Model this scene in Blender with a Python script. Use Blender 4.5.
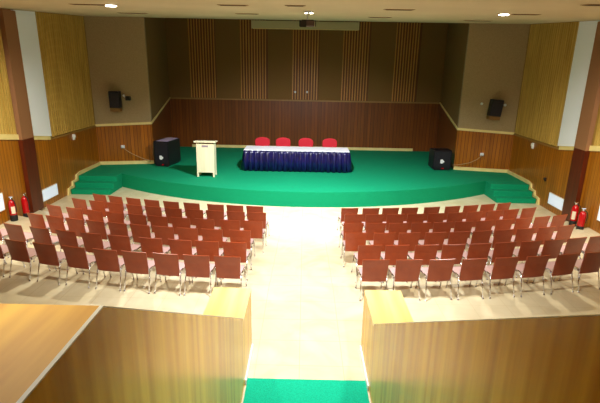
import bpy, bmesh, math, random
from mathutils import Vector, Matrix
random.seed(7)
PI = math.pi
SC = bpy.context.scene
COL = SC.collection
for o in list(bpy.data.objects): bpy.data.objects.remove(o)

# ------------------------------------------------------------------ camera
EYE = 4.37
pitch, roll, yaw = math.radians(16.4), math.radians(1.07), math.radians(0.358)
f_ = Vector((0, math.cos(pitch), -math.sin(pitch)))
r_ = Vector((1, 0, 0)); u_ = r_.cross(f_)
R_ = r_*math.cos(roll) + u_*math.sin(roll)
U_ = u_*math.cos(roll) - r_*math.sin(roll)
rz = Matrix.Rotation(yaw, 3, 'Z')
F_, R_, U_ = rz@f_, rz@R_, rz@U_
cd = bpy.data.cameras.new('camera'); cam = bpy.data.objects.new('camera', cd); COL.objects.link(cam)
m3 = Matrix((R_, U_, -F_)).transposed()
cam.matrix_world = Matrix.Translation((0, 0, EYE)) @ m3.to_4x4()
cd.sensor_width = 36; cd.lens = 27.36; cd.clip_start = .05; cd.clip_end = 200
SC.camera = cam

# ------------------------------------------------------------------ light & exposure
w = bpy.data.worlds.new('world'); SC.world = w; w.use_nodes = True
w.node_tree.nodes['Background'].inputs[0].default_value = (.55, .45, .33, 1)
w.node_tree.nodes['Background'].inputs[1].default_value = .05
SC.view_settings.view_transform = 'Standard'; SC.view_settings.look = 'None'
SC.view_settings.gamma = 1; SC.view_settings.use_curve_mapping = False
SC.view_settings.exposure = 0.1
WARM = (1, .94, .80); COOL = (.97, .985, 1.0)   # side lamps are warm, the ones on the centre line cool white
def ceil_z(y): return EYE + .58 + .06*y + max(0, y-17.8)*.03 if y > 8 else EYE + 1.06
# lamp rows in the ceiling: x, y, watts, cone angle (the first three are seen by the camera)
LAMPS = [(-4.15, 10.4, 700, 126, 0), (4.46, 11.14, 700, 126, 0), (.06, 12.0, 3300, 116, 30)]
# lamps behind the top edge of the picture: x, y, watts, cone angle, forward tilt in degrees
OFF_LAMPS = [(-5.2, 7.8, 1450, 86, 34, 32), (5.2, 7.8, 1450, 86, 34, -32), (-2.4, 6.2, 680, 92, 41, 4), (2.5, 6.2, 680, 92, 41, -4),
             (0, 6.6, 1550, 88, 8, 0), (-1.7, 2.3, 330, 120, 10, 0), (1.7, 2.3, 600, 120, 10, 0), (0, -2.5, 120, 130, 0, 0)]
def spot(name, x, y, watts, angle, tilt=0, pan=0, parent=None, z=None):
    l = bpy.data.lights.new(name, 'SPOT'); l.energy = watts; l.color = COOL if abs(x) < 1 else WARM
    l.spot_size = math.radians(angle); l.spot_blend = .8; l.shadow_soft_size = .09
    o = bpy.data.objects.new(name, l); COL.objects.link(o)
    o.location = (x, y, (ceil_z(y) if z is None else z) - .07)
    o.rotation_euler.x = math.radians(tilt); o.rotation_euler.y = math.radians(pan)
    if parent is not None:
        o.parent = parent; o.location = (0, 0, -.07)
    return o
for x, y, W_, A_, T_, P_ in OFF_LAMPS: spot('ceiling_spot', x, y, W_, A_, T_, P_)

# ------------------------------------------------------------------ materials
def lin(c):
    return tuple(((v/255)/12.92 if v/255 <= .04045 else ((v/255+.055)/1.055)**2.4) for v in c) + (1,)
def mat(name, col, rough=.5, metal=0, emit=None, es=1, spec=.5):
    m = bpy.data.materials.new(name); m.use_nodes = True
    b = m.node_tree.nodes['Principled BSDF']
    b.inputs['Base Color'].default_value = lin(col); b.inputs['Roughness'].default_value = rough
    b.inputs['Metallic'].default_value = metal; b.inputs['Specular IOR Level'].default_value = spec
    if emit: b.inputs['Emission Color'].default_value = lin(emit); b.inputs['Emission Strength'].default_value = es
    return m
def noisy(name, c1, c2, scale=(8, 8, 8), rough=.5, detail=4, lo=.35, hi=.65, bump=0, plank=None, plank_w=.1, c3=None, spec=.5, coat=0):
    """two-colour noise; plank = axis index gets thin dark joints every plank_w"""
    m = mat(name, c1, rough, spec=spec); nt = m.node_tree; N = nt.nodes; L = nt.links
    b = N['Principled BSDF']; b.inputs['Coat Weight'].default_value = coat; b.inputs['Coat Roughness'].default_value = .12
    tc = N.new('ShaderNodeTexCoord'); mp = N.new('ShaderNodeMapping'); mp.inputs['Scale'].default_value = scale
    nz = N.new('ShaderNodeTexNoise'); nz.inputs['Scale'].default_value = 1; nz.inputs['Detail'].default_value = detail
    rp = N.new('ShaderNodeValToRGB'); rp.color_ramp.elements[0].position = lo; rp.color_ramp.elements[1].position = hi
    rp.color_ramp.elements[0].color = lin(c1); rp.color_ramp.elements[1].color = lin(c2)
    L.new(tc.outputs['Object'], mp.inputs[0]); L.new(mp.outputs[0], nz.inputs['Vector']); L.new(nz.outputs[0], rp.inputs[0])
    out = rp.outputs[0]
    if plank is not None:
        sx = N.new('ShaderNodeSeparateXYZ'); L.new(tc.outputs['Object'], sx.inputs[0])
        d = N.new('ShaderNodeMath'); d.operation = 'DIVIDE'; d.inputs[1].default_value = plank_w; L.new(sx.outputs[plank], d.inputs[0])
        fr = N.new('ShaderNodeMath'); fr.operation = 'FRACT'; L.new(d.outputs[0], fr.inputs[0])
        lt = N.new('ShaderNodeMath'); lt.operation = 'LESS_THAN'; lt.inputs[1].default_value = .12; L.new(fr.outputs[0], lt.inputs[0])
        fl = N.new('ShaderNodeMath'); fl.operation = 'FLOOR'; L.new(d.outputs[0], fl.inputs[0])
        wn = N.new('ShaderNodeTexWhiteNoise'); wn.noise_dimensions = '1D'; L.new(fl.outputs[0], wn.inputs['W'])
        hs = N.new('ShaderNodeHueSaturation'); mr = N.new('ShaderNodeMapRange'); mr.inputs['To Min'].default_value = .82; mr.inputs['To Max'].default_value = 1.12
        L.new(wn.outputs['Value'], mr.inputs['Value']); L.new(mr.outputs[0], hs.inputs['Value']); L.new(out, hs.inputs['Color'])
        mx = N.new('ShaderNodeMix'); mx.data_type = 'RGBA'; L.new(lt.outputs[0], mx.inputs['Factor'])
        L.new(hs.outputs[0], mx.inputs['A']); mx.inputs['B'].default_value = lin(c3 or tuple(v*.6 for v in c1)); out = mx.outputs['Result']
    L.new(out, b.inputs['Base Color'])
    if bump:
        bp = N.new('ShaderNodeBump'); bp.inputs['Strength'].default_value = bump; bp.inputs['Distance'].default_value = .02
        L.new(nz.outputs[0], bp.inputs['Height']); L.new(bp.outputs[0], b.inputs['Normal'])
    return m
def stone(name):
    m = mat(name, (226, 212, 172), .22); nt = m.node_tree; N = nt.nodes; L = nt.links; b = N['Principled BSDF']
    tc = N.new('ShaderNodeTexCoord'); nz = N.new('ShaderNodeTexNoise'); nz.inputs['Scale'].default_value = 1.3; nz.inputs['Detail'].default_value = 7
    nz.inputs['Distortion'].default_value = 1.5
    rp = N.new('ShaderNodeValToRGB'); rp.color_ramp.elements[0].position = .35; rp.color_ramp.elements[1].position = .68
    rp.color_ramp.elements[0].color = lin((206, 194, 160)); rp.color_ramp.elements[1].color = lin((220, 210, 178))
    L.new(tc.outputs['Object'], nz.inputs['Vector']); L.new(nz.outputs[0], rp.inputs[0])
    br = N.new('ShaderNodeTexBrick'); br.offset = 0; br.inputs['Scale'].default_value = 1; br.inputs['Brick Width'].default_value = .6; br.inputs['Row Height'].default_value = .6
    br.inputs['Mortar Size'].default_value = .004; br.inputs['Mortar'].default_value = lin((196, 182, 142))
    L.new(tc.outputs['Object'], br.inputs['Vector']); L.new(rp.outputs[0], br.inputs['Color1']); L.new(rp.outputs[0], br.inputs['Color2'])
    L.new(br.outputs['Color'], b.inputs['Base Color']); return m

M = {
 'stone': stone('cream_stone'), 'chairseat': mat('pinkish_sheen_seat', (188, 156, 156), .18),  # seat colour holds the pinkish sheen of reflected light
 'carpet': noisy('green_carpet', (0, 126, 86), (4, 148, 104), (60, 60, 60), .9, bump=.25, spec=.2),
 'aisle_carpet': noisy('aqua_green_carpet', (4, 158, 124), (10, 180, 142), (60, 60, 60), .9, bump=.25, spec=.2),
 'ceiling': noisy('tan_ceiling', (196, 178, 142), (204, 186, 150), (.5, .5, .5), .8),
 'wains_x': noisy('wainscot_planks', (150, 84, 8), (170, 100, 12), (22, 22, .9), .3, plank=0, plank_w=.13, c3=(96, 46, 8), coat=.15),
 'wains_y': noisy('wainscot_planks_side', (150, 90, 12), (172, 108, 20), (22, 22, .9), .3, plank=1, plank_w=.13, c3=(104, 60, 12), coat=.15),
 'wains_back': noisy('shaded_wainscot', (112, 58, 14), (128, 70, 18), (22, 22, .9), .35, plank=0, plank_w=.16, c3=(76, 34, 14)),  # wainscot darkened, low light at the stage back put into the colour
 'wains_shade': noisy('shaded_wainscot_side', (112, 58, 14), (128, 70, 18), (22, 22, .9), .35, plank=1, plank_w=.16, c3=(76, 34, 14)),  # same darkening for the return walls, dim light put into the colour
 'fabric': noisy('olive_wall_fabric', (156, 134, 98), (168, 146, 110), (30, 30, 30), .9),
 'fabric_back': noisy('brown_wall_fabric', (124, 90, 44), (132, 98, 50), (30, 30, 30), .9),
 'rib': noisy('slat_wood', (176, 142, 64), (206, 172, 88), (14, 14, .7), .45),
 'rib_bed': noisy('slat_backing', (138, 106, 44), (150, 118, 52), (10, 10, .6), .6),
 'rib_back': noisy('red_slat_wood', (186, 124, 44), (206, 148, 62), (14, 14, .7), .45),
 'rib_bed_back': noisy('red_slat_backing', (100, 56, 16), (114, 68, 20), (10, 10, .6), .6),
 'trim_dim': noisy('brown_wood_trim', (150, 112, 56), (162, 122, 62), (3, 3, 3), .5),
 'trimw': noisy('pale_wood_trim', (226, 206, 132), (236, 218, 150), (3, 3, 3), .45),
 'pil_up': mat('brown_pilaster_paint', (142, 100, 66), .6),
 'pil_lo': noisy('maroon_pilaster', (78, 26, 8), (92, 34, 12), (20, 20, .8), .35),
 'white': mat('white_paint', (232, 242, 255), .5),
 'white_gloss': mat('white_gloss', (236, 240, 244), .3),
 'lam_v': noisy('orange_laminate', (200, 142, 18), (240, 196, 62), (9, 9, .35), .26, lo=.34, hi=.66, spec=.25),
 'lam_h': noisy('golden_laminate', (192, 132, 18), (232, 180, 52), (6, .6, 5), .5, lo=.35, hi=.65),
 'block': noisy('pale_laminate', (232, 194, 112), (246, 216, 142), (9, .6, 9), .3, lo=.3, hi=.7),
 'edge': mat('silver_edge', (226, 222, 206), .35),
 'chair': noisy('red_brown_plywood', (138, 50, 16), (152, 60, 20), (5, 5, 5), .28, spec=.6),
 'chrome': mat('chrome', (225, 225, 232), .18, 1),
 'rubber': mat('black_rubber', (20, 20, 22), .6),
 'black': mat('black_box', (14, 12, 22), .45),
 'grille': noisy('black_grille', (12, 11, 20), (24, 22, 36), (60, 60, 60), .6),
 'tanband': mat('tan_band', (128, 92, 44), .5),
 'lectern': noisy('cream_lectern', (232, 222, 186), (240, 232, 200), (12, 12, 1), .4),
 'plaque': mat('grey_plaque', (160, 140, 150), .3),
 'cloth': noisy('white_cloth', (224, 224, 232), (236, 236, 244), (8, 8, 8), .8),
 'navy': noisy('navy_satin', (8, 7, 48), (20, 17, 82), (20, 20, 3), .28),
 'redfab': mat('red_upholstery', (196, 16, 40), .7),
 'extred': mat('extinguisher_red', (176, 8, 18), .25),
 'extlabel': mat('label_white', (226, 214, 190), .5),
 'lamp': mat('lamp_glow', (255, 250, 235), .4, emit=(255, 246, 225), es=14),
 'slot': mat('vent_dark', (70, 46, 26), .7),
 'slotframe': mat('vent_frame', (150, 116, 72), .6),
 'cable': mat('pale_cable', (176, 140, 96), .5),
 'dark': mat('dark_plastic', (34, 26, 26), .5),
 'concrete': mat('stepped_floor', (150, 120, 84), .8),
 'mid': mat('plaster_rear', (170, 140, 100), .8),
 'screen': mat('screen_case', (206, 194, 150), .5),
}

# ------------------------------------------------------------------ mesh helpers
class MB:
    def __init__(s): s.bm = bmesh.new(); s.mats = []
    def mi(s, m):
        if m is None: return 0
        if m not in s.mats: s.mats.append(m)
        return s.mats.index(m)
    def faces(s, vs, fs, m=None):
        v = [s.bm.verts.new(p) for p in vs]; k = s.mi(m)
        for f in fs:
            try: fc = s.bm.faces.new([v[i] for i in f]); fc.material_index = k
            except ValueError: pass
    def box(s, x0, x1, y0, y1, z0, z1, m=None):
        P = [(x, y, z) for z in (z0, z1) for y in (y0, y1) for x in (x0, x1)]
        s.faces(P, [(0, 2, 3, 1), (4, 5, 7, 6), (0, 1, 5, 4), (2, 6, 7, 3), (0, 4, 6, 2), (1, 3, 7, 5)], m)
    def prism(s, poly, d, m=None):
        """poly: 3d points, extruded by vector d"""
        n = len(poly); P = [Vector(p) for p in poly]; Q = [p + Vector(d) for p in P]
        s.faces(P+Q, [tuple(range(n-1, -1, -1)), tuple(range(n, 2*n))] + [(i, (i+1) % n, n+(i+1) % n, n+i) for i in range(n)], m)
    def tube(s, pts, r, seg=8, m=None):
        pts = [Vector(p) for p in pts]; rings = []; k = s.mi(m)
        rr = r if isinstance(r, (list, tuple)) else [r]*len(pts)
        for i, p in enumerate(pts):
            t = (pts[min(i+1, len(pts)-1)] - pts[max(i-1, 0)]).normalized()
            a = t.cross(Vector((0, 0, 1)) if abs(t.z) < .9 else Vector((1, 0, 0))).normalized(); b = t.cross(a)
            rings.append([s.bm.verts.new(p + (a*math.cos(2*PI*j/seg) + b*math.sin(2*PI*j/seg))*rr[i]) for j in range(seg)])
        for A, B in zip(rings, rings[1:]):
            for j in range(seg):
                fc = s.bm.faces.new((A[j], A[(j+1) % seg], B[(j+1) % seg], B[j])); fc.material_index = k; fc.smooth = True
        for R in (rings[0], rings[-1]):
            fc = s.bm.faces.new(R); fc.material_index = k
    def lathe(s, prof, seg=20, c=(0, 0, 0), m=None):
        k = s.mi(m); rings = []
        for r, z in prof: rings.append([s.bm.verts.new((c[0]+r*math.cos(2*PI*j/seg), c[1]+r*math.sin(2*PI*j/seg), c[2]+z)) for j in range(seg)])
        for A, B in zip(rings, rings[1:]):
            for j in range(seg):
                fc = s.bm.faces.new((A[j], A[(j+1) % seg], B[(j+1) % seg], B[j])); fc.material_index = k; fc.smooth = True
        for R in (rings[0], rings[-1]):
            fc = s.bm.faces.new(R); fc.material_index = k
    def build(s, name, m=None, parent=None, bevel=0, loc=None):
        bmesh.ops.recalc_face_normals(s.bm, faces=s.bm.faces)
        me = bpy.data.meshes.new(name); s.bm.to_mesh(me); s.bm.free()
        for x in ([m] if not s.mats else s.mats): me.materials.append(M[x] if isinstance(x, str) else x)
        o = bpy.data.objects.new(name, me); COL.objects.link(o)
        if parent is not None: o.parent = parent
        if loc: o.location = loc
        if bevel:
            b = o.modifiers.new('bevel', 'BEVEL'); b.width = bevel; b.segments = 2; b.limit_method = 'ANGLE'
        return o
def tag(o, label, cat, group=None):
    o['label'] = label; o['category'] = cat
    if group: o['group'] = group
    return o
def st(o): o['kind'] = 'structure'; return o
def thing(name, label, cat, loc=(0, 0, 0), rot=0, group=None):
    o = bpy.data.objects.new(name, None); COL.objects.link(o); o.location = loc; o.rotation_euler = (0, 0, rot)
    o.empty_display_size = .2
    return tag(o, label, cat, group)

# ------------------------------------------------------------------ structure: floor
RC = Vector((0, 31.0)); HX = 8.1
ROWR = [19.445, 20.234, 21.145, 22.015, 22.913, 23.792]
ROWZ = [0, .084, .168, .252, .336, .42]
def arc_y(r, x): return RC.y - math.sqrt(r*r - x*x)
def floor_z(x, y):
    r = math.hypot(x, y - RC.y)
    for k in range(5):
        if r < ROWR[k] + .17: return ROWZ[k]
    return ROWZ[5]
mb = MB(); NX = 48; xs = [-HX + 2*HX*i/NX for i in range(NX+1)]
bounds = [('y', 22.3)] + [('r', ROWR[k]+.17) for k in range(5)] + [('y', -6.0)]
def by(b, x): return b[1] if b[0] == 'y' else arc_y(b[1], x)
for k in range(6):
    for i in range(NX):
        a, b = xs[i], xs[i+1]
        mb.faces([(a, by(bounds[k], a), ROWZ[k]), (b, by(bounds[k], b), ROWZ[k]), (b, by(bounds[k+1], b), ROWZ[k]), (a, by(bounds[k+1], a), ROWZ[k])], [(0, 1, 2, 3)])
        if k < 5:
            mb.faces([(a, by(bounds[k+1], a), ROWZ[k]), (b, by(bounds[k+1], b), ROWZ[k]), (b, by(bounds[k+1], b), ROWZ[k+1]), (a, by(bounds[k+1], a), ROWZ[k+1])], [(0, 1, 2, 3)])
bmesh.ops.remove_doubles(mb.bm, verts=mb.bm.verts, dist=1e-5)
st(mb.build('floor', 'stone'))

# stage platform (kerb, arc front)
SZ = .51; SR = 11.7; SCY = 25.9
W1x, W1y = 6.07, 18.15; W2x, W2y = 8.10, 17.72; W3x, W3y = 8.10, 14.4; BX, BY = 6.47, 22.3
poly = []
for i in range(41):
    x = -6.68 + 13.36*i/40; poly.append((x, SCY - math.sqrt(SR*SR - x*x), -.0))
poly += [(6.68, 16.1, 0), (8.1, 16.1, 0), (W2x, W2y, 0), (W1x, W1y, 0), (BX, BY, 0), (-BX, BY, 0), (-W1x, W1y, 0), (-W2x, W2y, 0), (-8.1, 16.1, 0), (-6.68, 16.1, 0)]
mb = MB(); mb.prism(poly, (0, 0, SZ)); st(mb.build('floor_stage', 'carpet'))

# ------------------------------------------------------------------ structure: walls
def wallseg(mb, p0, p1, out, zs, m):
    """vertical slab from p0 to p1; zs=(z0 at p0, z0 at p1, z1 at p0, z1 at p1); thickness vector out"""
    mb.prism([(p0[0], p0[1], zs[0]), (p1[0], p1[1], zs[1]), (p1[0], p1[1], zs[3]), (p0[0], p0[1], zs[2])], out, m)
def trim_side(y):      # height of the rail on the side walls
    return 2.03 if y > 14.4 else 2.03 + .155*(14.4 - y)
for s, nm in ((-1, 'left'), (1, 'right')):
    o = (s*.15, 0, 0)
    mb = MB()
    YN = -6
    zt = trim_side(3)
    # far side wall next to stage
    wallseg(mb, (s*W3x, W3y), (s*W2x, W2y), o, (-.05, -.05, 2.03, 2.03), 'wains_y')
    wallseg(mb, (s*W3x, W3y), (s*W2x, W2y), o, (2.03, 2.03, ceil_z(W3y)+.05, ceil_z(W2y)+.05), 'rib_bed')
    wallseg(mb, (s*8.10, 3), (s*W3x, W3y), o, (-.05, -.05, zt, 2.03), 'wains_y')
    wallseg(mb, (s*8.10, 3), (s*W3x, W3y), o, (zt, 2.03, ceil_z(3)+.5, ceil_z(W3y)+.05), 'rib_bed')
    wallseg(mb, (s*8.10, YN), (s*8.10, 3), o, (-.05, -.05, 5.6, 5.6), 'mid')
    st(mb.build('wall_'+nm))
    # wing wall facing the hall
    mb = MB(); o2 = (0, .12, 0)
    wallseg(mb, (s*W1x, W1y), (s*W2x, W2y), o2, (-.05, -.05, 2.13, 2.05), 'wains_x')
    wallseg(mb, (s*W1x, W1y), (s*W2x, W2y), o2, (2.13, 2.05, ceil_z(W1y)+.05, ceil_z(W2y)+.05), 'fabric')
    st(mb.build('wall_stage_wing_'+nm))
    # return wall going back to the rear of the stage
    mb = MB()
    wallseg(mb, (s*W1x, W1y+.001), (s*BX, BY), (s*.12, 0, 0), (-.05, -.05, 2.13, 2.85), 'wains_shade')
    wallseg(mb, (s*W1x, W1y+.001), (s*BX, BY), (s*.12, 0, 0), (2.13, 2.85, ceil_z(W1y)+.05, ceil_z(BY)+.05), 'fabric_back')
    st(mb.build('wall_stage_return_'+nm))
mb = MB()
mb.box(-BX-.1, BX+.1, BY, BY+.15, -.05, 2.85, 'wains_back'); mb.box(-BX-.1, BX+.1, BY, BY+.15, 2.85, ceil_z(BY)+.05, 'fabric_back')
st(mb.build('wall_back'))
mb = MB(); mb.box(-8.3, 8.3, -6.15, -6, -.05, 5.6); st(mb.build('wall_rear', 'mid'))
# ceiling: level over the rear, rising gently towards the stage
mb = MB(); cz = EYE+1.06
mb.prism([(-8.4, -6.2, cz), (-8.4, 8, cz), (-8.4, 17.8, ceil_z(17.8)), (-8.4, BY+.2, ceil_z(BY+.2)), (-8.4, BY+.2, ceil_z(BY+.2)+.2), (-8.4, -6.2, cz+1.2)], (16.8, 0, 0))
st(mb.build('ceiling', 'ceiling'))

# rails on the walls
n = [0]
def trim(mb_, m='trimw'):
    n[0] += 1; return st(mb_.build('trim_%d' % n[0], m))
for s in (-1, 1):
    mb = MB(); wallseg(mb, (s*(W1x), W1y), (s*W2x, W2y), (0, -.03, 0), (2.10, 2.02, 2.19, 2.11), None); trim(mb)
    mb = MB(); wallseg(mb, (s*W3x, W3y), (s*W2x, W2y), (-s*.03, 0, 0), (2.00, 2.00, 2.05, 2.05), None); trim(mb, 'trim_dim')
    mb = MB(); wallseg(mb, (s*8.10, 3), (s*W3x, W3y), (-s*.04, 0, 0), (zt-.02, 2.01, zt+.13, 2.16), None); trim(mb)
    mb = MB(); wallseg(mb, (s*W1x, W1y), (s*BX, BY), (-s*.03, 0, 0), (2.10, 2.82, 2.19, 2.89), None); trim(mb)
    # baseboards on the stage
    mb = MB(); wallseg(mb, (s*W1x, W1y), (s*W2x, W2y), (0, -.025, 0), (SZ, SZ, SZ+.13, SZ+.13), None); st(mb.build('baseboard_wing_'+('left' if s < 0 else 'right'), 'trimw'))
    # stepped skirting beside the stage stairs
    mb = MB(); prof = [(W2y, SZ), (W2y, SZ+.1), (16.0, SZ+.1), (15.78, SZ+.06), (15.74, .40), (15.46, .37), (15.42, .23), (15.14, .2), (15.08, 0), (15.2, 0)]
    prof = [(W2y-.03, SZ), (W2y-.03, SZ+.12), (16.0, SZ+.12), (15.72, SZ+.06), (15.68, .43), (15.40, .40), (15.36, .26), (15.08, .23), (15.02, .0), (15.16, 0), (15.16, .17), (15.48, .17), (15.48, .34), (15.8, .34), (15.8, SZ)]
    mb.prism([(s*(8.095 + .0*(y-14)), y, z) for y, z in prof], (-s*.05, 0, 0)); st(mb.build('baseboard_stair_'+('left' if s < 0 else 'right'), 'trimw'))
mb = MB(); mb.box(-BX, BX, BY-.03, BY, 2.81, 2.87); trim(mb, 'trim_dim')
mb = MB(); mb.box(-5.5, 5.35, BY-.03, BY, SZ, SZ+.13); st(mb.build('baseboard_back', 'trimw'))

# stage stairs
for s, nm in ((-1, 'left'), (1, 'right')):
    mb = MB(); prof = [(16.1, 0), (16.1, SZ-.001), (15.8, SZ-.001), (15.8, .34), (15.48, .34), (15.48, .17), (15.16, .17), (15.16, 0)]
    mb.prism([(s*6.68, y, z) for y, z in prof], (s*1.35, 0, 0))
    tag(mb.build('carpeted_stairs', 'carpet', bevel=.015), 'green carpeted three-step stairs up to the stage at its %s end' % nm, 'stairs', 'carpeted stairs at the two ends of the stage')

# slatted panels
def ribs_y(s, y0, y1, label, z0f=None):
    mb = MB(); y = y0+.03
    def wx(yy):
        return W3x + (yy-W3y)/(W2y-W3y)*(W2x-W3x) if yy > W3y else 8.10 + (yy-3)/(W3y-3)*(W3x-8.10)
    while y < y1-.06:
        x = wx(y)-.001; zb = trim_side(y) + (.06 if y > 14.4 else .10)
        mb.box(min(s*x, s*(x-.035)), max(s*x, s*(x-.035)), y, y+.07, zb, ceil_z(y)-.01); y += .125
    tag(mb.build('slatted_wall_panel', 'rib'), label, 'wall panel', 'slatted wood panels on the walls')
for s, nm in ((-1, 'left'), (1, 'right')):
    ribs_y(s, 14.5, W2y-.05, 'yellowish ribbed wood panel on %s side wall between white panel and stage corner' % nm)
    ribs_y(s, 5.0, 12.75, 'yellowish ribbed wood panel on %s side wall on the camera side of the pilaster' % nm)
    y0, y1 = (13.35, 14.42) if s < 0 else (13.45, 14.45)
    mb = MB(); x = 8.098
    mb.prism([(s*x, y0, trim_side(y0)+.1), (s*x, y1, trim_side(y1)+.1), (s*x, y1, ceil_z(y1)-.01), (s*x, y0, ceil_z(y0)-.01)], (-s*.07, 0, 0))
    tag(mb.build('white_wall_panel', 'white'), 'tall smooth pale bluish-white panel on %s side wall beside brown pilaster' % nm, 'wall panel', 'tall white wall panels')
    p0, p1 = (12.78, 13.34) if s < 0 else (12.87, 13.44)
    t = thing('pilaster', 'dark brown flat pilaster on %s side wall, running from floor to ceiling' % nm, 'pilaster', (s*8.095, (p0+p1)/2, floor_z(8.1, p0)), 0, 'brown pilasters')
    zf = floor_z(8.1, p0); yc = (p0+p1)/2
    a = MB(); a.box(min(0, -s*.13), max(0, -s*.13), p0-yc, p1-yc, 0, trim_side(yc)+.02-zf); a.build('lower_shaft', 'pil_lo', t)['label'] = 'dark maroon lower shaft'
    a = MB(); a.box(min(0, -s*.13), max(0, -s*.13), p0-yc, p1-yc, trim_side(yc)+.02-zf, ceil_z(p0)-.01-zf); a.build('upper_shaft', 'pil_up', t)['label'] = 'lighter brown upper shaft'
spans = [(-5.44, -4.19), (-3.05, -1.76), (-.62, .64), (1.71, 2.99), (4.13, 5.31)]
words = ['leftmost', 'second from left', 'middle', 'second from right', 'rightmost']
for (a, b), wd in zip(spans, words):
    mb = MB(); top = ceil_z(BY)-.01
    mb.box(a, b, BY-.02, BY-.001, 2.89, top, 'rib_bed_back'); x = a+.01
    while x < b-.05:
        mb.box(x, x+.045, BY-.045, BY-.02, 2.89, top, 'rib_back'); x += .127
    tag(mb.build('slatted_wall_panel'), 'reddish vertical-ribbed wood panel on the back wall above the stage, %s of five' % wd, 'wall panel', 'slatted wood panels on the walls')

# ------------------------------------------------------------------ foreground: entry passage, sloping parapets
XL, XR = -.70, .894; FZ = .42
PT = .012
def parapet(s, x, prof, label):
    t = thing('sloping_parapet', label, 'parapet', (x, 3.2, FZ), 0, 'laminate parapets flanking the aisle')
    mb = MB(); mb.prism([(0, y-3.2, z-FZ) for y, z in prof], (s*PT, 0, 0)); mb.build('side_panel', 'lam_v', t)
    mb = MB(); top = [p for p in prof if p[1] > FZ+.1]
    for (y0, z0), (y1, z1) in zip(top, top[1:]):
        if abs(y0-y1) < .01: continue
        mb.prism([(-s*.001, y0-3.2, z0-FZ+.0005), (-s*.001, y1-3.2, z1-FZ+.0005), (-s*.001, y1-3.2, z1-FZ+.006), (-s*.001, y0-3.2, z0-FZ+.006)], (s*(PT+.002), 0, 0))
    mb.build('edge_strip', 'edge', t)['label'] = 'pale metal edge strip'
BT = EYE - 2.99
parapet(-1, XL, [(.9, FZ), (4.975, FZ), (4.975, BT+.005), (1.44, EYE-.83), (.9, EYE-.83)], 'glossy wood laminate parapet sloping down along left side of the entrance passage')
parapet(1, XR, [(.9, FZ), (4.915, FZ), (4.915, BT+.005), (1.0, EYE-.56), (.9, EYE-.56)], 'glossy wood laminate parapet sloping down along right side of the entrance passage')
for s, xa, xb, y0, y1, nm in ((-1, -1.22, -.70, 4.98, 5.79, 'left'), (1, .894, 1.40, 4.92, 5.81, 'right')):
    t = thing('end_pedestal', 'pale wood-topped pedestal at the foot of the %s sloping parapet' % nm, 'pedestal', ((xa+xb)/2, (y0+y1)/2, FZ), 0, 'pedestals at the feet of the parapets')
    hx, hy = (xb-xa)/2, (y1-y0)/2
    a = MB(); a.box(-hx, hx, -hy, hy, .001, BT-FZ-.03); a.build('body', 'lam_v', t)
    a = MB(); a.box(-hx, hx, -hy, hy, BT-FZ-.029, BT-FZ+.004); a.build('top_board', 'block', t)['label'] = 'pale yellow wood top'
    a = MB(); p, q = sorted((-s*(hx+.001), -s*(hx+.02))); a.box(p, q, -hy, hy, .002, .07); a.build('skirting', 'white_gloss', t)['label'] = 'white skirting strip'
# wooden ledge, lower left corner of the picture
t = thing('wooden_ledge', 'broad golden wood ledge beside the parapet edge in the lower left foreground', 'ledge', (-2.9, 1.2, EYE-.83))
a = MB(); a.box(-5.19, 2.183, -.29, .25, -.04, 0); a.build('top_board', 'lam_h', t)
a = MB(); a.box(-5.19, 2.14, .20, .245, -.9, -.041); a.build('front_board', 'lam_v', t)
# stepped upper seating floor outside the passage, behind the ledge and parapets
for s, nm in ((-1, 'left'), (1, 'right')):
    mb = MB(); x0 = (XL-.016) if s < 0 else XR+.016; prof = [(4.8, FZ)]; y, z = 4.8, FZ
    while y > 1.6:
        z += .27; prof.append((y, z)); y -= .5; prof.append((y, z))
    prof += [(-5.9, z), (-5.9, FZ)]
    mb.prism([(x0, yy, zz) for yy, zz in prof], (s*(8.1-abs(x0)), 0, 0)); st(mb.build('floor_tiers_'+nm, 'concrete'))
mb = MB(); mb.box(XL-.05, XR+.05, -5.9, .75, EYE-1.75, EYE-1.6); st(mb.build('floor_gallery', 'concrete'))
# green carpet in the passage
mb = MB(); mb.box(XL+.022, XR-.022, -5.8, 5.10, FZ+.0005, FZ+.010)
tag(mb.build('aisle_carpet', 'aisle_carpet'), 'bright green carpet on the passage floor at the bottom centre between the parapets', 'carpet')

# ------------------------------------------------------------------ audience chairs
def bent_shell(mb, w_, pts, t, curve=0, nx=8, taper=0):
    """shell across x (width w_), following profile pts (y,z), thickness t; curve bows the sides forward"""
    V = []; 
    for side in (0, 1):
        for j, (y, z) in enumerate(pts):
            a = Vector(pts[max(j-1, 0)]); b = Vector(pts[min(j+1, len(pts)-1)]); d = (b-a).normalized(); nn = Vector((-d.y, d.x))
            for i in range(nx+1):
                u = -1 + 2*i/nx; q = Vector((y, z)) + nn*(t*(side-.5)); V.append((u*w_/2*(1 if not taper else 1 - taper*(1 - j/(len(pts)-1))), q.x + curve*u*u, q.y))
    n1 = nx+1; m_ = len(pts); off = n1*m_; Fs = []
    for j in range(m_-1):
        for i in range(nx):
            a = j*n1+i; Fs.append((a, a+1, a+n1+1, a+n1)); Fs.append((off+a, off+a+n1, off+a+n1+1, off+a+1))
    for i in range(nx):
        Fs.append((i, off+i, off+i+1, i+1)); a = (m_-1)*n1+i; Fs.append((a, a+1, off+a+1, off+a))
    for j in range(m_-1):
        a = j*n1; Fs.append((a, a+n1, off+a+n1, off+a)); a = j*n1+nx; Fs.append((a, off+a, off+a+n1, a+n1))
    mb.faces(V, Fs)
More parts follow.
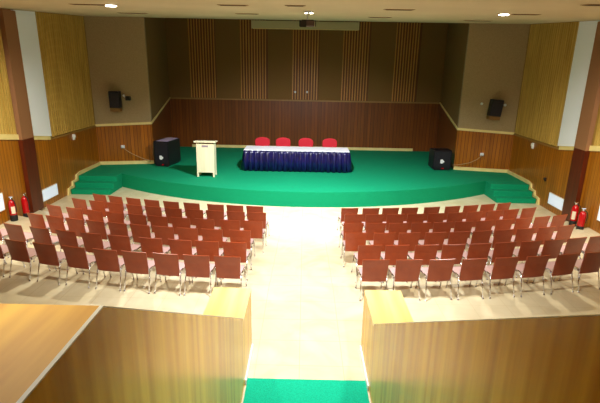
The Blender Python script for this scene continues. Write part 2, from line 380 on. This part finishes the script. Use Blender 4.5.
def make_chair():
    t = thing('auditorium_chair', 'x', 'chair')
    a = MB(); bent_shell(a, .44, [(-.155, .425), (-.05, .418), (.1, .43), (.2, .438), (.235, .428)], .016); o = a.build('seat', 'chairseat', t); o['label'] = 'seat with pinkish sheen put into its colour'
    a = MB(); bent_shell(a, .465, [(-.165, .345), (-.18, .46), (-.20, .62), (-.235, .79)], .016, .012, taper=.10); o = a.build('backrest', 'chair', t)
    for s in (-1, 1):
        a = MB(); a.tube([(s*.225, .17, .40), (s*.232, .2, .2), (s*.238, .235, .012)], .011); a.tube([(s*.238, .235, .0), (s*.238, .235, .02)], .015, m=None); a.build('leg', 'chrome', t)
        a = MB(); a.tube([(s*.225, -.14, .40), (s*.232, -.19, .2), (s*.238, -.245, .012)], .011); a.tube([(s*.238, -.245, .0), (s*.238, -.245, .02)], .015); a.build('leg', 'chrome', t)
    a = MB()
    for s in (-1, 1):
        a.tube([(s*.215, .19, .405), (s*.215, -.10, .40), (s*.213, -.135, .41), (s*.21, -.148, .45), (s*.205, -.168, .55), (s*.2, -.178, .62)], .011)
        a.box(min(s*.222, s*.25), max(s*.222, s*.25), -.13, -.03, .385, .445)
    a.tube([(-.215, .17, .40), (.215, .17, .40)], .010); a.tube([(-.215, -.12, .40), (.215, -.12, .40)], .010)
    a.build('seat_frame', 'chrome', t)['label'] = 'chrome frame'
    return t
def dup(root, loc, rot):
    r = root.copy(); COL.objects.link(r); r.location = loc; r.rotation_euler = (0, 0, rot)
    for ch in list(root.children):
        c = ch.copy(); COL.objects.link(c); c.parent = r
        for g in ch.children:
            d = g.copy(); COL.objects.link(d); d.parent = c
    return r
ROWS_L = [[-5.8, -5.29, -4.72, -4.17, -3.6, -3.01, -2.35, -1.81, -1.28],
 [-6.02, -5.47, -4.93, -4.34, -3.87, -3.3, -2.73, -2.2, -1.67, -1.14],
 [-6.21, -5.62, -5.06, -4.51, -3.9, -3.41, -2.85, -2.27, -1.67, -1.14],
 [-6.12, -5.62, -5.07, -4.56, -4.04, -3.51, -3.01, -2.47, -1.93, -1.32],
 [-6.65, -6.04, -5.39, -4.78, -4.21, -3.62, -2.96, -2.36, -1.83, -1.30],
 [-5.9, -5.31, -4.7, -4.10, -3.5, -2.95, -2.38, -1.84, -1.29]]
ROWS_R = [[1.26, 1.85, 2.35, 2.9, 3.52, 4.12, 4.69, 5.17, 5.69],
 [1.28, 1.82, 2.30, 2.84, 3.37, 3.89, 4.43, 5.01, 5.53, 6.06],
 [1.18, 1.69, 2.21, 2.77, 3.27, 3.76, 4.29, 4.79, 5.34, 5.88, 6.39],
 [1.15, 1.76, 2.28, 2.87, 3.41, 3.92, 4.42, 4.94, 5.48, 5.98],
 [1.31, 1.84, 2.42, 2.96, 3.5, 4.03, 4.59, 5.11, 5.65, 6.15],
 [1.29, 1.87, 2.45, 3.04, 3.64, 4.24, 4.84, 5.42]]
ordw = ['first', 'second', 'third', 'fourth', 'fifth', 'sixth', 'seventh', 'eighth', 'ninth', 'tenth', 'eleventh']
roww = ['front row nearest the stage', 'second row from the stage', 'third row from the stage', 'fourth row from the stage', 'fifth row from the stage', 'rearmost row farthest from the stage']
proto = make_chair(); first = True
for side, RR in (('left', ROWS_L), ('right', ROWS_R)):
    for k, row in enumerate(RR):
        order = sorted(row, key=abs)
        sg = 1 if order[0] > 0 else -1; ab = [abs(v) for v in order]
        for _ in range(60):                       # keep neighbours from touching
            for i_ in range(len(ab)-1):
                g_ = .535*math.cos(math.asin(ab[i_]/ROWR[k])) - (ab[i_+1]-ab[i_])
                if g_ > 0: ab[i_] -= g_/2 if i_ else 0; ab[i_+1] += g_/2
        for q, x in enumerate([sg*v for v in ab]):
            r = ROWR[k]; y = arc_y(r, x); ang = -math.atan2(x, RC.y-y)   # measured at the top of the back
            d = Vector((math.sin(-ang), math.cos(ang)))
            fx = Vector((-x, RC.y-y)).normalized()
            a2 = 1.15*math.atan2(-fx.x, fx.y) + random.uniform(-.02, .02)
            off = .235 + .05*max(0, 1-abs(x)/3); loc = (x + fx.x*off, y + fx.y*off, ROWZ[k])
            if first: c = proto; c.location = loc; c.rotation_euler = (0, 0, a2); first = False
            else: c = dup(proto, loc, a2)
            end = 'beside the aisle' if q == 0 else ordw[q] + ' from the aisle'
            if q == len(order)-1: end = 'at the outer end, ' + ordw[q] + ' from the aisle'
            c['label'] = 'red-brown chair, %s block, %s, %s' % (side, roww[k].replace(' from the stage', '').replace(' nearest the stage', ' by stage').replace(' farthest', ''), end)
            c['group'] = 'red-brown audience chairs'

# ------------------------------------------------------------------ on the stage
# lectern
t = thing('lectern', 'cream wooden lectern standing alone on the green stage, left of the table', 'lectern', (-3.51, 16.22, SZ))
a = MB()
for s in (-1, 1): a.prism([(s*.30-.0125, -.2, .16), (s*.30-.0125, .22, .16), (s*.30-.0125, .22, 1.24), (s*.30-.0125, -.2, 1.2)], (.025, 0, 0))
a.build('side_panel', 'lectern', t)
a = MB(); a.box(-.287, .287, -.2, -.18, .16, 1.2); a.build('front_panel', 'lectern', t)
a = MB(); a.prism([(-.38, -.27, 1.25), (-.38, .25, 1.215), (-.38, .25, 1.25), (-.38, -.27, 1.31)], (.76, 0, 0)); a.build('top_board', 'lectern', t, bevel=.008)
a = MB(); a.box(-.287, .287, -.17, .2, .6, .62); a.build('shelf', 'lectern', t)
for sx in (-1, 1):
    for yy in (-.19, .19):
        a = MB(); a.box(sx*.285-.03, sx*.285+.03, yy-.03, yy+.03, 0, .16); a.build('leg', 'lectern', t)
a = MB(); a.box(-.11, .11, -.208, -.2005, 1.08, 1.15); a.build('plaque', 'plaque', t)['label'] = 'small greyish plaque'
# table, cloth, skirt
TX0, TX1, TY0, TY1, TZ = -2.26, 1.72, 17.25, 18.1, SZ+.80
t = thing('long_table', 'long table on the stage, hidden under white cloth and navy skirt', 'table', ((TX0+TX1)/2, (TY0+TY1)/2, SZ))
hx, hy = (TX1-TX0)/2, (TY1-TY0)/2
a = MB(); a.box(-hx, hx, -hy, hy, .765, .80); a.build('tabletop', 'lectern', t)
for sx in (-1, 1):
    for sy in (-1, 1):
        a = MB(); a.tube([(sx*(hx-.12), sy*(hy-.1), 0), (sx*(hx-.12), sy*(hy-.1), .765)], .02); a.build('leg', 'chrome', t)
a = MB(); a.box(TX0-.025, TX1+.025, TY0-.03, TY1+.03, TZ+.001, TZ+.012); a.box(TX0-.028, TX1+.028, TY0-.034, TY0-.026, TZ-.02, TZ+.012)
tag(a.build('tablecloth', 'cloth'), 'white cloth lying on top of the long stage table', 'tablecloth')
a = MB(); random.seed(3); path = []
def sk(x0, y0, x1, y1, nx_, ny_):
    L = math.hypot(x1-x0, y1-y0); n_ = int(L/.022)
    for i in range(n_):
        u = i/n_; path.append((x0+(x1-x0)*u, y0+(y1-y0)*u, nx_, ny_, u*L))
sk(TX0-.01, TY1, TX0-.01, TY0-.01, -1, 0); sk(TX0-.01, TY0-.01, TX1+.01, TY0-.01, 0, -1); sk(TX1+.01, TY0-.01, TX1+.01, TY1, 1, 0)
lv = [(TZ-.005, .15), (TZ-.12, .6), (TZ-.4, .9), (SZ+.012, 1.15)]; V = []; Fs = []
for j, (z, am) in enumerate(lv):
    for i, (x, y, nx_, ny_, s_) in enumerate(path):
        d = (.012 + .034*(1+math.sin(s_*2*PI/.21 + 1.1*math.sin(s_*3.1)))*am + .012*am*math.sin(s_*61+j)) + .11*(TZ-z)
        V.append((x+nx_*d, y+ny_*d, z))
nP = len(path)
for j in range(len(lv)-1):
    for i in range(nP-1): b = j*nP+i; Fs.append((b, b+1, b+nP+1, b+nP))
a.faces(V, Fs); o = a.build('table_skirt', 'navy'); sm = o.modifiers.new('thick', 'SOLIDIFY'); sm.thickness = .004
for p in o.data.polygons: p.use_smooth = True
tag(o, 'shiny dark blue pleated skirt hanging around the front and ends of the stage table', 'table skirt')
# red chairs
def red_chair(x, label):
    t = thing('banquet_chair', label, 'chair', (x, 18.62, SZ), PI, 'red chairs behind the stage table')
    a = MB(); a.box(-.24, .24, -.22, .24, .40, .48); a.build('seat', 'redfab', t, bevel=.03)
    a = MB(); pr = []
    for i in range(13):
        th = PI*i/12; pr.append((.31*math.cos(th) if abs(math.cos(th)) < .99 else .31*math.cos(th), -.27, .86 + .20*math.sin(th)**.7))
    pr = [(.27, -.27, .52)] + pr + [(-.27, -.27, .52)]
    a.prism(pr, (0, .07, 0)); a.build('backrest', 'redfab', t, bevel=.02)
    for sx in (-1, 1):
        a = MB(); a.tube([(sx*.21, .2, .42), (sx*.22, .23, 0)], .012); a.build('leg', 'chrome', t)
        a = MB(); a.tube([(sx*.21, -.23, .9), (sx*.21, -.235, .42), (sx*.22, -.28, 0)], .012); a.build('leg', 'chrome', t)
for x, wd in ((-1.72, 'leftmost'), (-.86, 'second from left'), (.08, 'second from right'), (1.07, 'rightmost')):
    red_chair(x, 'red upholstered chair behind the long stage table, %s of four' % wd)
# floor loudspeakers
def floor_speaker(label, x, y, rot, w_, d_, h_, sheet):
    t = thing('floor_loudspeaker', label, 'loudspeaker', (x, y, SZ), rot, 'black loudspeakers standing on the stage floor')
    a = MB(); c = .07
    a.prism([(-w_/2, -d_/2+.02, .02+c), (-w_/2+c, -d_/2+.02, .02), (w_/2-c, -d_/2+.02, .02), (w_/2, -d_/2+.02, .02+c), (w_/2, -d_/2+.02, h_), (-w_/2, -d_/2+.02, h_)], (0, d_-.02, 0))
    a.build('cabinet', 'black', t)
    a = MB(); a.box(-w_/2+.05, w_/2-.05, -d_/2, -d_/2+.019, .14, h_-.05); a.build('grille', 'grille', t)
    a = MB(); a.prism([(-.08, -d_/2-.006, .30), (.0, -d_/2-.006, .28), (.09, -d_/2-.006, .36), (0, -d_/2-.006, .45), (-.08, -d_/2-.006, .44)], (0, .005, 0)); a.build('badge', 'white_gloss', t)['label'] = 'white patch on the grille'
    a = MB(); a.box(0.0, .08, -d_/2+.0, -d_/2+.018, .07, .11); a.build('lower_light', 'extred', t)
    for sx in (-1, 1):
        for sy in (-1, 1):
            a = MB(); a.lathe([(.03, 0), (.03, .02)], 10, (sx*(w_/2-.12), sy*(d_/2-.1), 0)); a.build('foot', 'rubber', t)
    if sheet:
        a = MB(); a.box(-.20, w_/2-.06, -d_/2+.05, d_/2-.02, h_+.001, h_+.012); a.build('top_board', mat('lilac_grey', (176, 164, 200), .5), t)['label'] = 'pale lilac-grey top board'
floor_speaker('large black loudspeaker with pale top, on the stage floor left, by the wing wall', -5.47, 18.05, -.20, .62, 1.0, 1.0, True)
floor_speaker('black loudspeaker on the stage floor at the right, by the wing wall', 5.5, 18.2, .05, .72, .6, .80, False)

# ------------------------------------------------------------------ wall and ceiling fittings
def wy(x): return W1y + (abs(x)-W1x)/(W2x-W1x)*(W2y-W1y)
def wall_speaker(label, x, zt_, w_, h_, tilt, roll_):
    y = wy(x)
    t = thing('wall_loudspeaker', label, 'loudspeaker', (x, y, zt_), 0, 'black loudspeakers on the wing walls')
    a = MB(); a.box(-w_/2, w_/2, -.42, -.14, -h_, 0); o = a.build('cabinet', 'black', t, bevel=.02); o.rotation_euler = (tilt, roll_, 0)
    a = MB(); a.box(-w_/2+.03, w_/2-.03, -.425, -.4205, -h_+.03, -.03); g = a.build('grille', 'grille', o)
    a = MB(); a.box(-w_/2+.01, w_/2-.01, -.40, -.16, -h_-.13, -h_+.0); g = a.build('lower_band', 'tanband', t); g['label'] = 'tan lower band'; g.rotation_euler = (tilt, roll_, 0)
    a = MB(); a.box(-.05, .05, -.02, -.001, -h_*.7, -h_*.3); a.tube([(0, -.01, -h_/2), (0, -.16, -h_/2)], .02); a.build('bracket', 'dark', t)
wall_speaker('black wall loudspeaker with tan lower band on the left wing wall beside a small camera', -7.20, 3.38, .38, .62, 0, 0)
wall_speaker('black wall loudspeaker between two small white fittings on the right wing wall', 7.24, 3.34, .44, .62, 0, .09)
t = thing('wall_camera', 'small black camera with white mount on the left wing wall, right of the loudspeaker', 'camera', (-6.86, wy(6.86), 3.12))
a = MB(); a.box(-.02, .16, -.2, -.06, -.09, .07); a.build('body', 'dark', t, bevel=.01)
a = MB(); a.tube([(-.08, -.001, .02), (-.08, -.1, .05), (0, -.12, 0)], .025); a.lathe([(.02, -.04), (.05, 0), (.02, .05)], 10, (-.1, -.1, .08)); a.build('mount', 'white_gloss', t)['label'] = 'white mount'
a = MB(); a.tube([(.12, -.2, 0), (.12, -.26, 0)], .035, 12); a.build('lens', 'rubber', t)
def ball(x, y, z, label, r=.055, name='wall_fitting'):
    a = MB(); a.lathe([(.001, -r), (r*.7, -r*.7), (r, 0), (r*.7, r*.7), (.001, r)], 12); o = a.build(name, 'white_gloss', loc=(x, y-r-.001, z))
    return tag(o, label, 'wall fitting', 'small white wall fittings')
ball(6.80, wy(6.8), EYE-1.22, 'small round white fitting left of the right wall loudspeaker')
ball(7.62, wy(7.62), EYE-1.24, 'small round white fitting right of the right wall loudspeaker')
ball(-.47, BY-.052, EYE-1.13, 'small white fitting low on the middle ribbed panel, the left one of two', .05)
ball(.10, BY-.052, EYE-1.12, 'small white fitting low on the middle ribbed panel, the right one of two', .05)
def outlet(x, z, pts, lab, lab2):
    t = thing('wall_socket', lab, 'wall socket', (x, wy(x), z), 0, 'white wall sockets on the wing walls')
    a = MB(); a.box(-.07, .07, -.03, -.001, -.06, .06); a.build('plate', 'white_gloss', t, bevel=.01)
    a = MB(); a.lathe([(.05, -.045), (.06, 0), (.05, .045)], 12, (0, -.07, 0)); a.build('plug', 'white_gloss', t)
    a = MB(); a.tube(pts, .014, 6); tag(a.build('power_cable', 'cable'), lab2, 'cable')
y = wy(7.18)-.13
outlet(-7.18, EYE-3.15, [(-7.14, y, 1.19), (-7.0, y+.02, 1.08), (-6.8, y+.04, .95), (-6.55, y+.08, .82), (-6.3, y+.1, .72), (-6.1, y+.1, .68)], 'white wall socket with plug on the left wing wall', 'thin pale cable drooping from the left wall socket to the loudspeaker')
y = wy(7.05)-.13
outlet(7.05, EYE-3.18, [(7.02, y, 1.17), (6.85, y+.02, 1.0), (6.6, y+.05, .86), (6.3, y+.08, .78), (6.1, y+.1, .75), (5.95, y+.1, .74)], 'white wall socket with plug on the right wing wall', 'thin pale cable drooping from the right wall socket to the loudspeaker')
def side_fit(s, y, z, mats, lab, cat, name, grp=None, k=1):
    x = s*(8.099)
    t = thing(name, lab, cat, (x, y, z), 0, grp)
    a = MB(); b0, b1 = sorted((0, -s*.04)); a.box(b0, b1, -.06*k, .06*k, -.12*k, .08*k); a.build('plate', mats, t, bevel=.008)
    a = MB(); b0, b1 = sorted((-s*.0405, -s*.07)); a.box(b0, b1, -.03*k, .05*k, -.04*k, .06*k); a.build('switch', mats, t)
side_fit(-1, 15.9, 1.90, 'white_gloss', 'small white switch on the left side wall just below the rail', 'switch', 'wall_switch')
side_fit(1, 16.1, 1.88, 'white_gloss', 'small white switch on the right side wall just below the rail', 'switch', 'wall_switch')
side_fit(1, 14.9, EYE-3.43, 'dark', 'small dark socket low on the right side wall above the stage stairs', 'wall socket', 'wall_socket', None, .6)
# low white wall panels
def low_panel(s, y0, y1, z0, z1, lab):
    x = 8.099; yc = (y0+y1)/2
    t = thing('low_wall_panel', lab, 'wall panel', (s*x, yc, z0), 0, 'pale rectangular panels low on the side walls')
    a = MB(); p, q = sorted((0, -s*.03)); a.box(p, q, y0-yc, y1-yc, 0, z1-z0); a.build('frame', 'edge', t)
    a = MB(); p, q = sorted((-s*.0305, -s*.036)); a.box(p, q, y0-yc+.02, y1-yc-.02, .02, z1-z0-.02); a.build('face', mat('pale_blue_white_glow', (222, 236, 255), .35, emit=(205, 225, 255), es=.35), t)  # faint emission brightens the face, though the panel is no lamp
low_panel(-1, 13.52, 14.42, .20, .58, 'pale bluish-white panel low on the left side wall, between pilaster and stage stairs')
low_panel(-1, 10.7, 11.72, .52, 1.0, 'pale bluish-white panel low on the left side wall at the picture edge')
low_panel(1, 13.62, 14.5, .22, .60, 'pale bluish-white panel low on the right side wall, between pilaster and stage stairs')
low_panel(1, 10.9, 11.95, .50, .98, 'pale bluish-white panel low on the right side wall at the picture edge')
# fire extinguishers
def ext(x, y, h_, lab, label_side, r=.092):
    z = floor_z(x, y)
    t = thing('fire_extinguisher', lab, 'fire extinguisher', (x, y, z), 0, 'red fire extinguishers by the pilasters')
    a = MB(); a.lathe([(r*.9, .06), (r, .09), (r, h_-.14), (r*.8, h_-.07), (r*.4, h_-.03), (.02, h_-.02)], 18); a.build('cylinder', 'extred', t)
    a = MB(); a.lathe([(r*.95, 0), (r*1.02, .02), (r*1.02, .17), (r*.98, .18)], 18); a.build('base_ring', 'rubber', t)['label'] = 'black base ring'
    a = MB(); a.lathe([(.03, h_-.03), (.035, h_+.02), (.02, h_+.04)], 10); a.box(-.05, .05, -.02, .02, h_+.04, h_+.07); a.build('valve', 'chrome', t)
    a = MB(); a.tube([(.03, -.02, h_+.0), (.10, -.04, h_-.05), (r+.03, -.03, h_-.2), (r+.02, -.02, .25)], .012); a.build('hose', 'rubber', t)
    if label_side:
        a = MB(); R1 = r+.003; pts = []
        for i in range(7):
            th = -PI/2 + label_side*(.2 + i*.17); pts.append((R1*math.cos(th), R1*math.sin(th)))
        V = [(p[0], p[1], zz) for zz in (.22, h_-.2) for p in pts]; a.faces(V, [(i, i+1, 8+i, 7+i) for i in range(6)]); a.build('paper_label', 'extlabel', t)['label'] = 'cream printed label'
ext(-7.95, 11.85, .62, 'red fire extinguisher with a cream label standing by the left wall, nearer the camera', 1)
ext(-7.87, 12.3, .68, 'red fire extinguisher on the floor against the left pilaster', 0)
ext(7.85, 12.62, .66, 'red fire extinguisher with a cream label on the floor against the right pilaster', -1)
ext(7.79, 12.15, .62, 'plain red fire extinguisher on the floor by the right wall, the nearer to the camera', 0)
# projection screen case
t = thing('projection_screen_case', 'long cream rolled-up projection screen case high on the back wall', 'projection screen', (-.05, 22.12, ceil_z(22.1)-.36))
a = MB(); a.box(-2.42, 2.42, -.1, .12, 0, .32); a.build('case', 'screen', t, bevel=.01)
a = MB(); a.box(-2.38, 2.38, -.02, .02, -.03, -.001); a.build('bottom_bar', 'trimw', t)
for s in (-1, 1):
    a = MB(); a.box(s*2.43-.012, s*2.43+.012, -.11, .125, -.01, .33); a.build('end_cap', 'screen', t)
# projector
py = 11.6; pz = ceil_z(py)
t = thing('ceiling_projector', 'dark projector hanging from the ceiling on a thin pole in the centre', 'projector', (.03, py, pz))
a = MB(); a.lathe([(.08, -.02), (.08, 0)], 14); a.build('ceiling_plate', 'white', t)
a = MB(); a.tube([(0, 0, -.02), (0, 0, -.2)], .014); a.build('pole', 'white', t)
a = MB(); a.box(-.16, .16, -.15, .15, -.34, -.225); a.build('body', mat('projector_body', (92, 70, 62), .5), t, bevel=.015)
a = MB(); a.tube([(-.08, .15, -.29), (-.08, .20, -.29)], .045, 14); a.build('lens', 'rubber', t)
a = MB(); a.box(-.18, -.03, -.175, -.151, -.37, -.22); a.build('connector_panel', 'dark', t)
a = MB(); a.box(-.14, .14, -.1, .1, -.224, -.2); a.tube([(-.19, 0, -.21), (-.19, 0, -.34)], .01); a.tube([(.19, 0, -.21), (.19, 0, -.34)], .01); a.box(-.2, .2, -.02, .02, -.215, -.205); a.build('cradle', 'dark', t)
# ceiling downlights
SLOPE = math.atan(.06)
def downlight(x, y, W_, A_, T_, lab, twin=False):
    t = thing('ceiling_downlight', lab, 'ceiling light', (x, y, ceil_z(y)), 0, 'round downlights in the ceiling')
    offs = (-.06, .06) if twin else (0,)
    for dx in offs:
        r = .042 if twin else .11
        a = MB(); a.lathe([(r*1.2, -.022), (r*1.2, .004)], 20, (dx, 0, 0)); a.build('rim', 'slotframe', t)
        a = MB(); a.lathe([(r, -.035), (r, -.0225)], 20, (dx, 0, 0)); a.build('lens', 'lamp', t)
    spot('bulb', x, y, W_, A_, T_, 0, t)
names = ['bright round downlight in the ceiling at upper left', 'bright round downlight in the ceiling at upper right', 'twin round downlight in the middle of the ceiling above the projector']
for i, (x, y, W_, A_, T_) in enumerate(LAMPS):
    downlight(x, y, W_, A_, T_, names[i], i == 2)
# slot vents
for x0, x1, y, lab in [(-5.02, -4.29, 10.5, 'thin dark slot vent just left of the upper left downlight'), (-5.5, -4.7, 14.35, 'thin dark slot vent above the left wing wall'),
    (-1.75, -1.2, 9.85, 'thin dark slot vent, left of centre, the nearer to the camera'), (-1.93, -1.34, 13.5, 'thin dark slot vent, left of centre, the one above the screen case end'),
    (-.4, -.05, 9.65, 'thin faint slot vent close to the ceiling centre at the top edge'), (1.65, 2.23, 10.35, 'thin dark slot vent, right of centre, the nearer to the camera'),
    (1.81, 2.43, 14.2, 'thin dark slot vent, right of centre, the one nearer the screen case'), (5.0, 5.8, 15.45, 'thin slot vent above the right wing wall'),
    (4.72, 5.3, 11.3, 'thin slot vent just right of the upper right downlight'), (4.55, 5.0, 8.1, 'dark slot vent at the top right corner of the ceiling')]:
    t = thing('ceiling_vent', lab, 'vent', ((x0+x1)/2, y, ceil_z(y)), 0, 'slot vents in the ceiling'); t.rotation_euler = (SLOPE, 0, 0)
    h = (x1-x0)/2
    a = MB(); a.box(-h, h, -.09, .09, -.012, .003); a.box(-h-.03, h+.03, -.11, .11, -.006, .003); a.build('frame', 'slotframe', t)
    for q in (-1, 1):
        a = MB(); a.box(-h+.02, h-.02, q*.04-.022, q*.04+.022, -.016, -.0125); a.build('slot', 'slot', t)
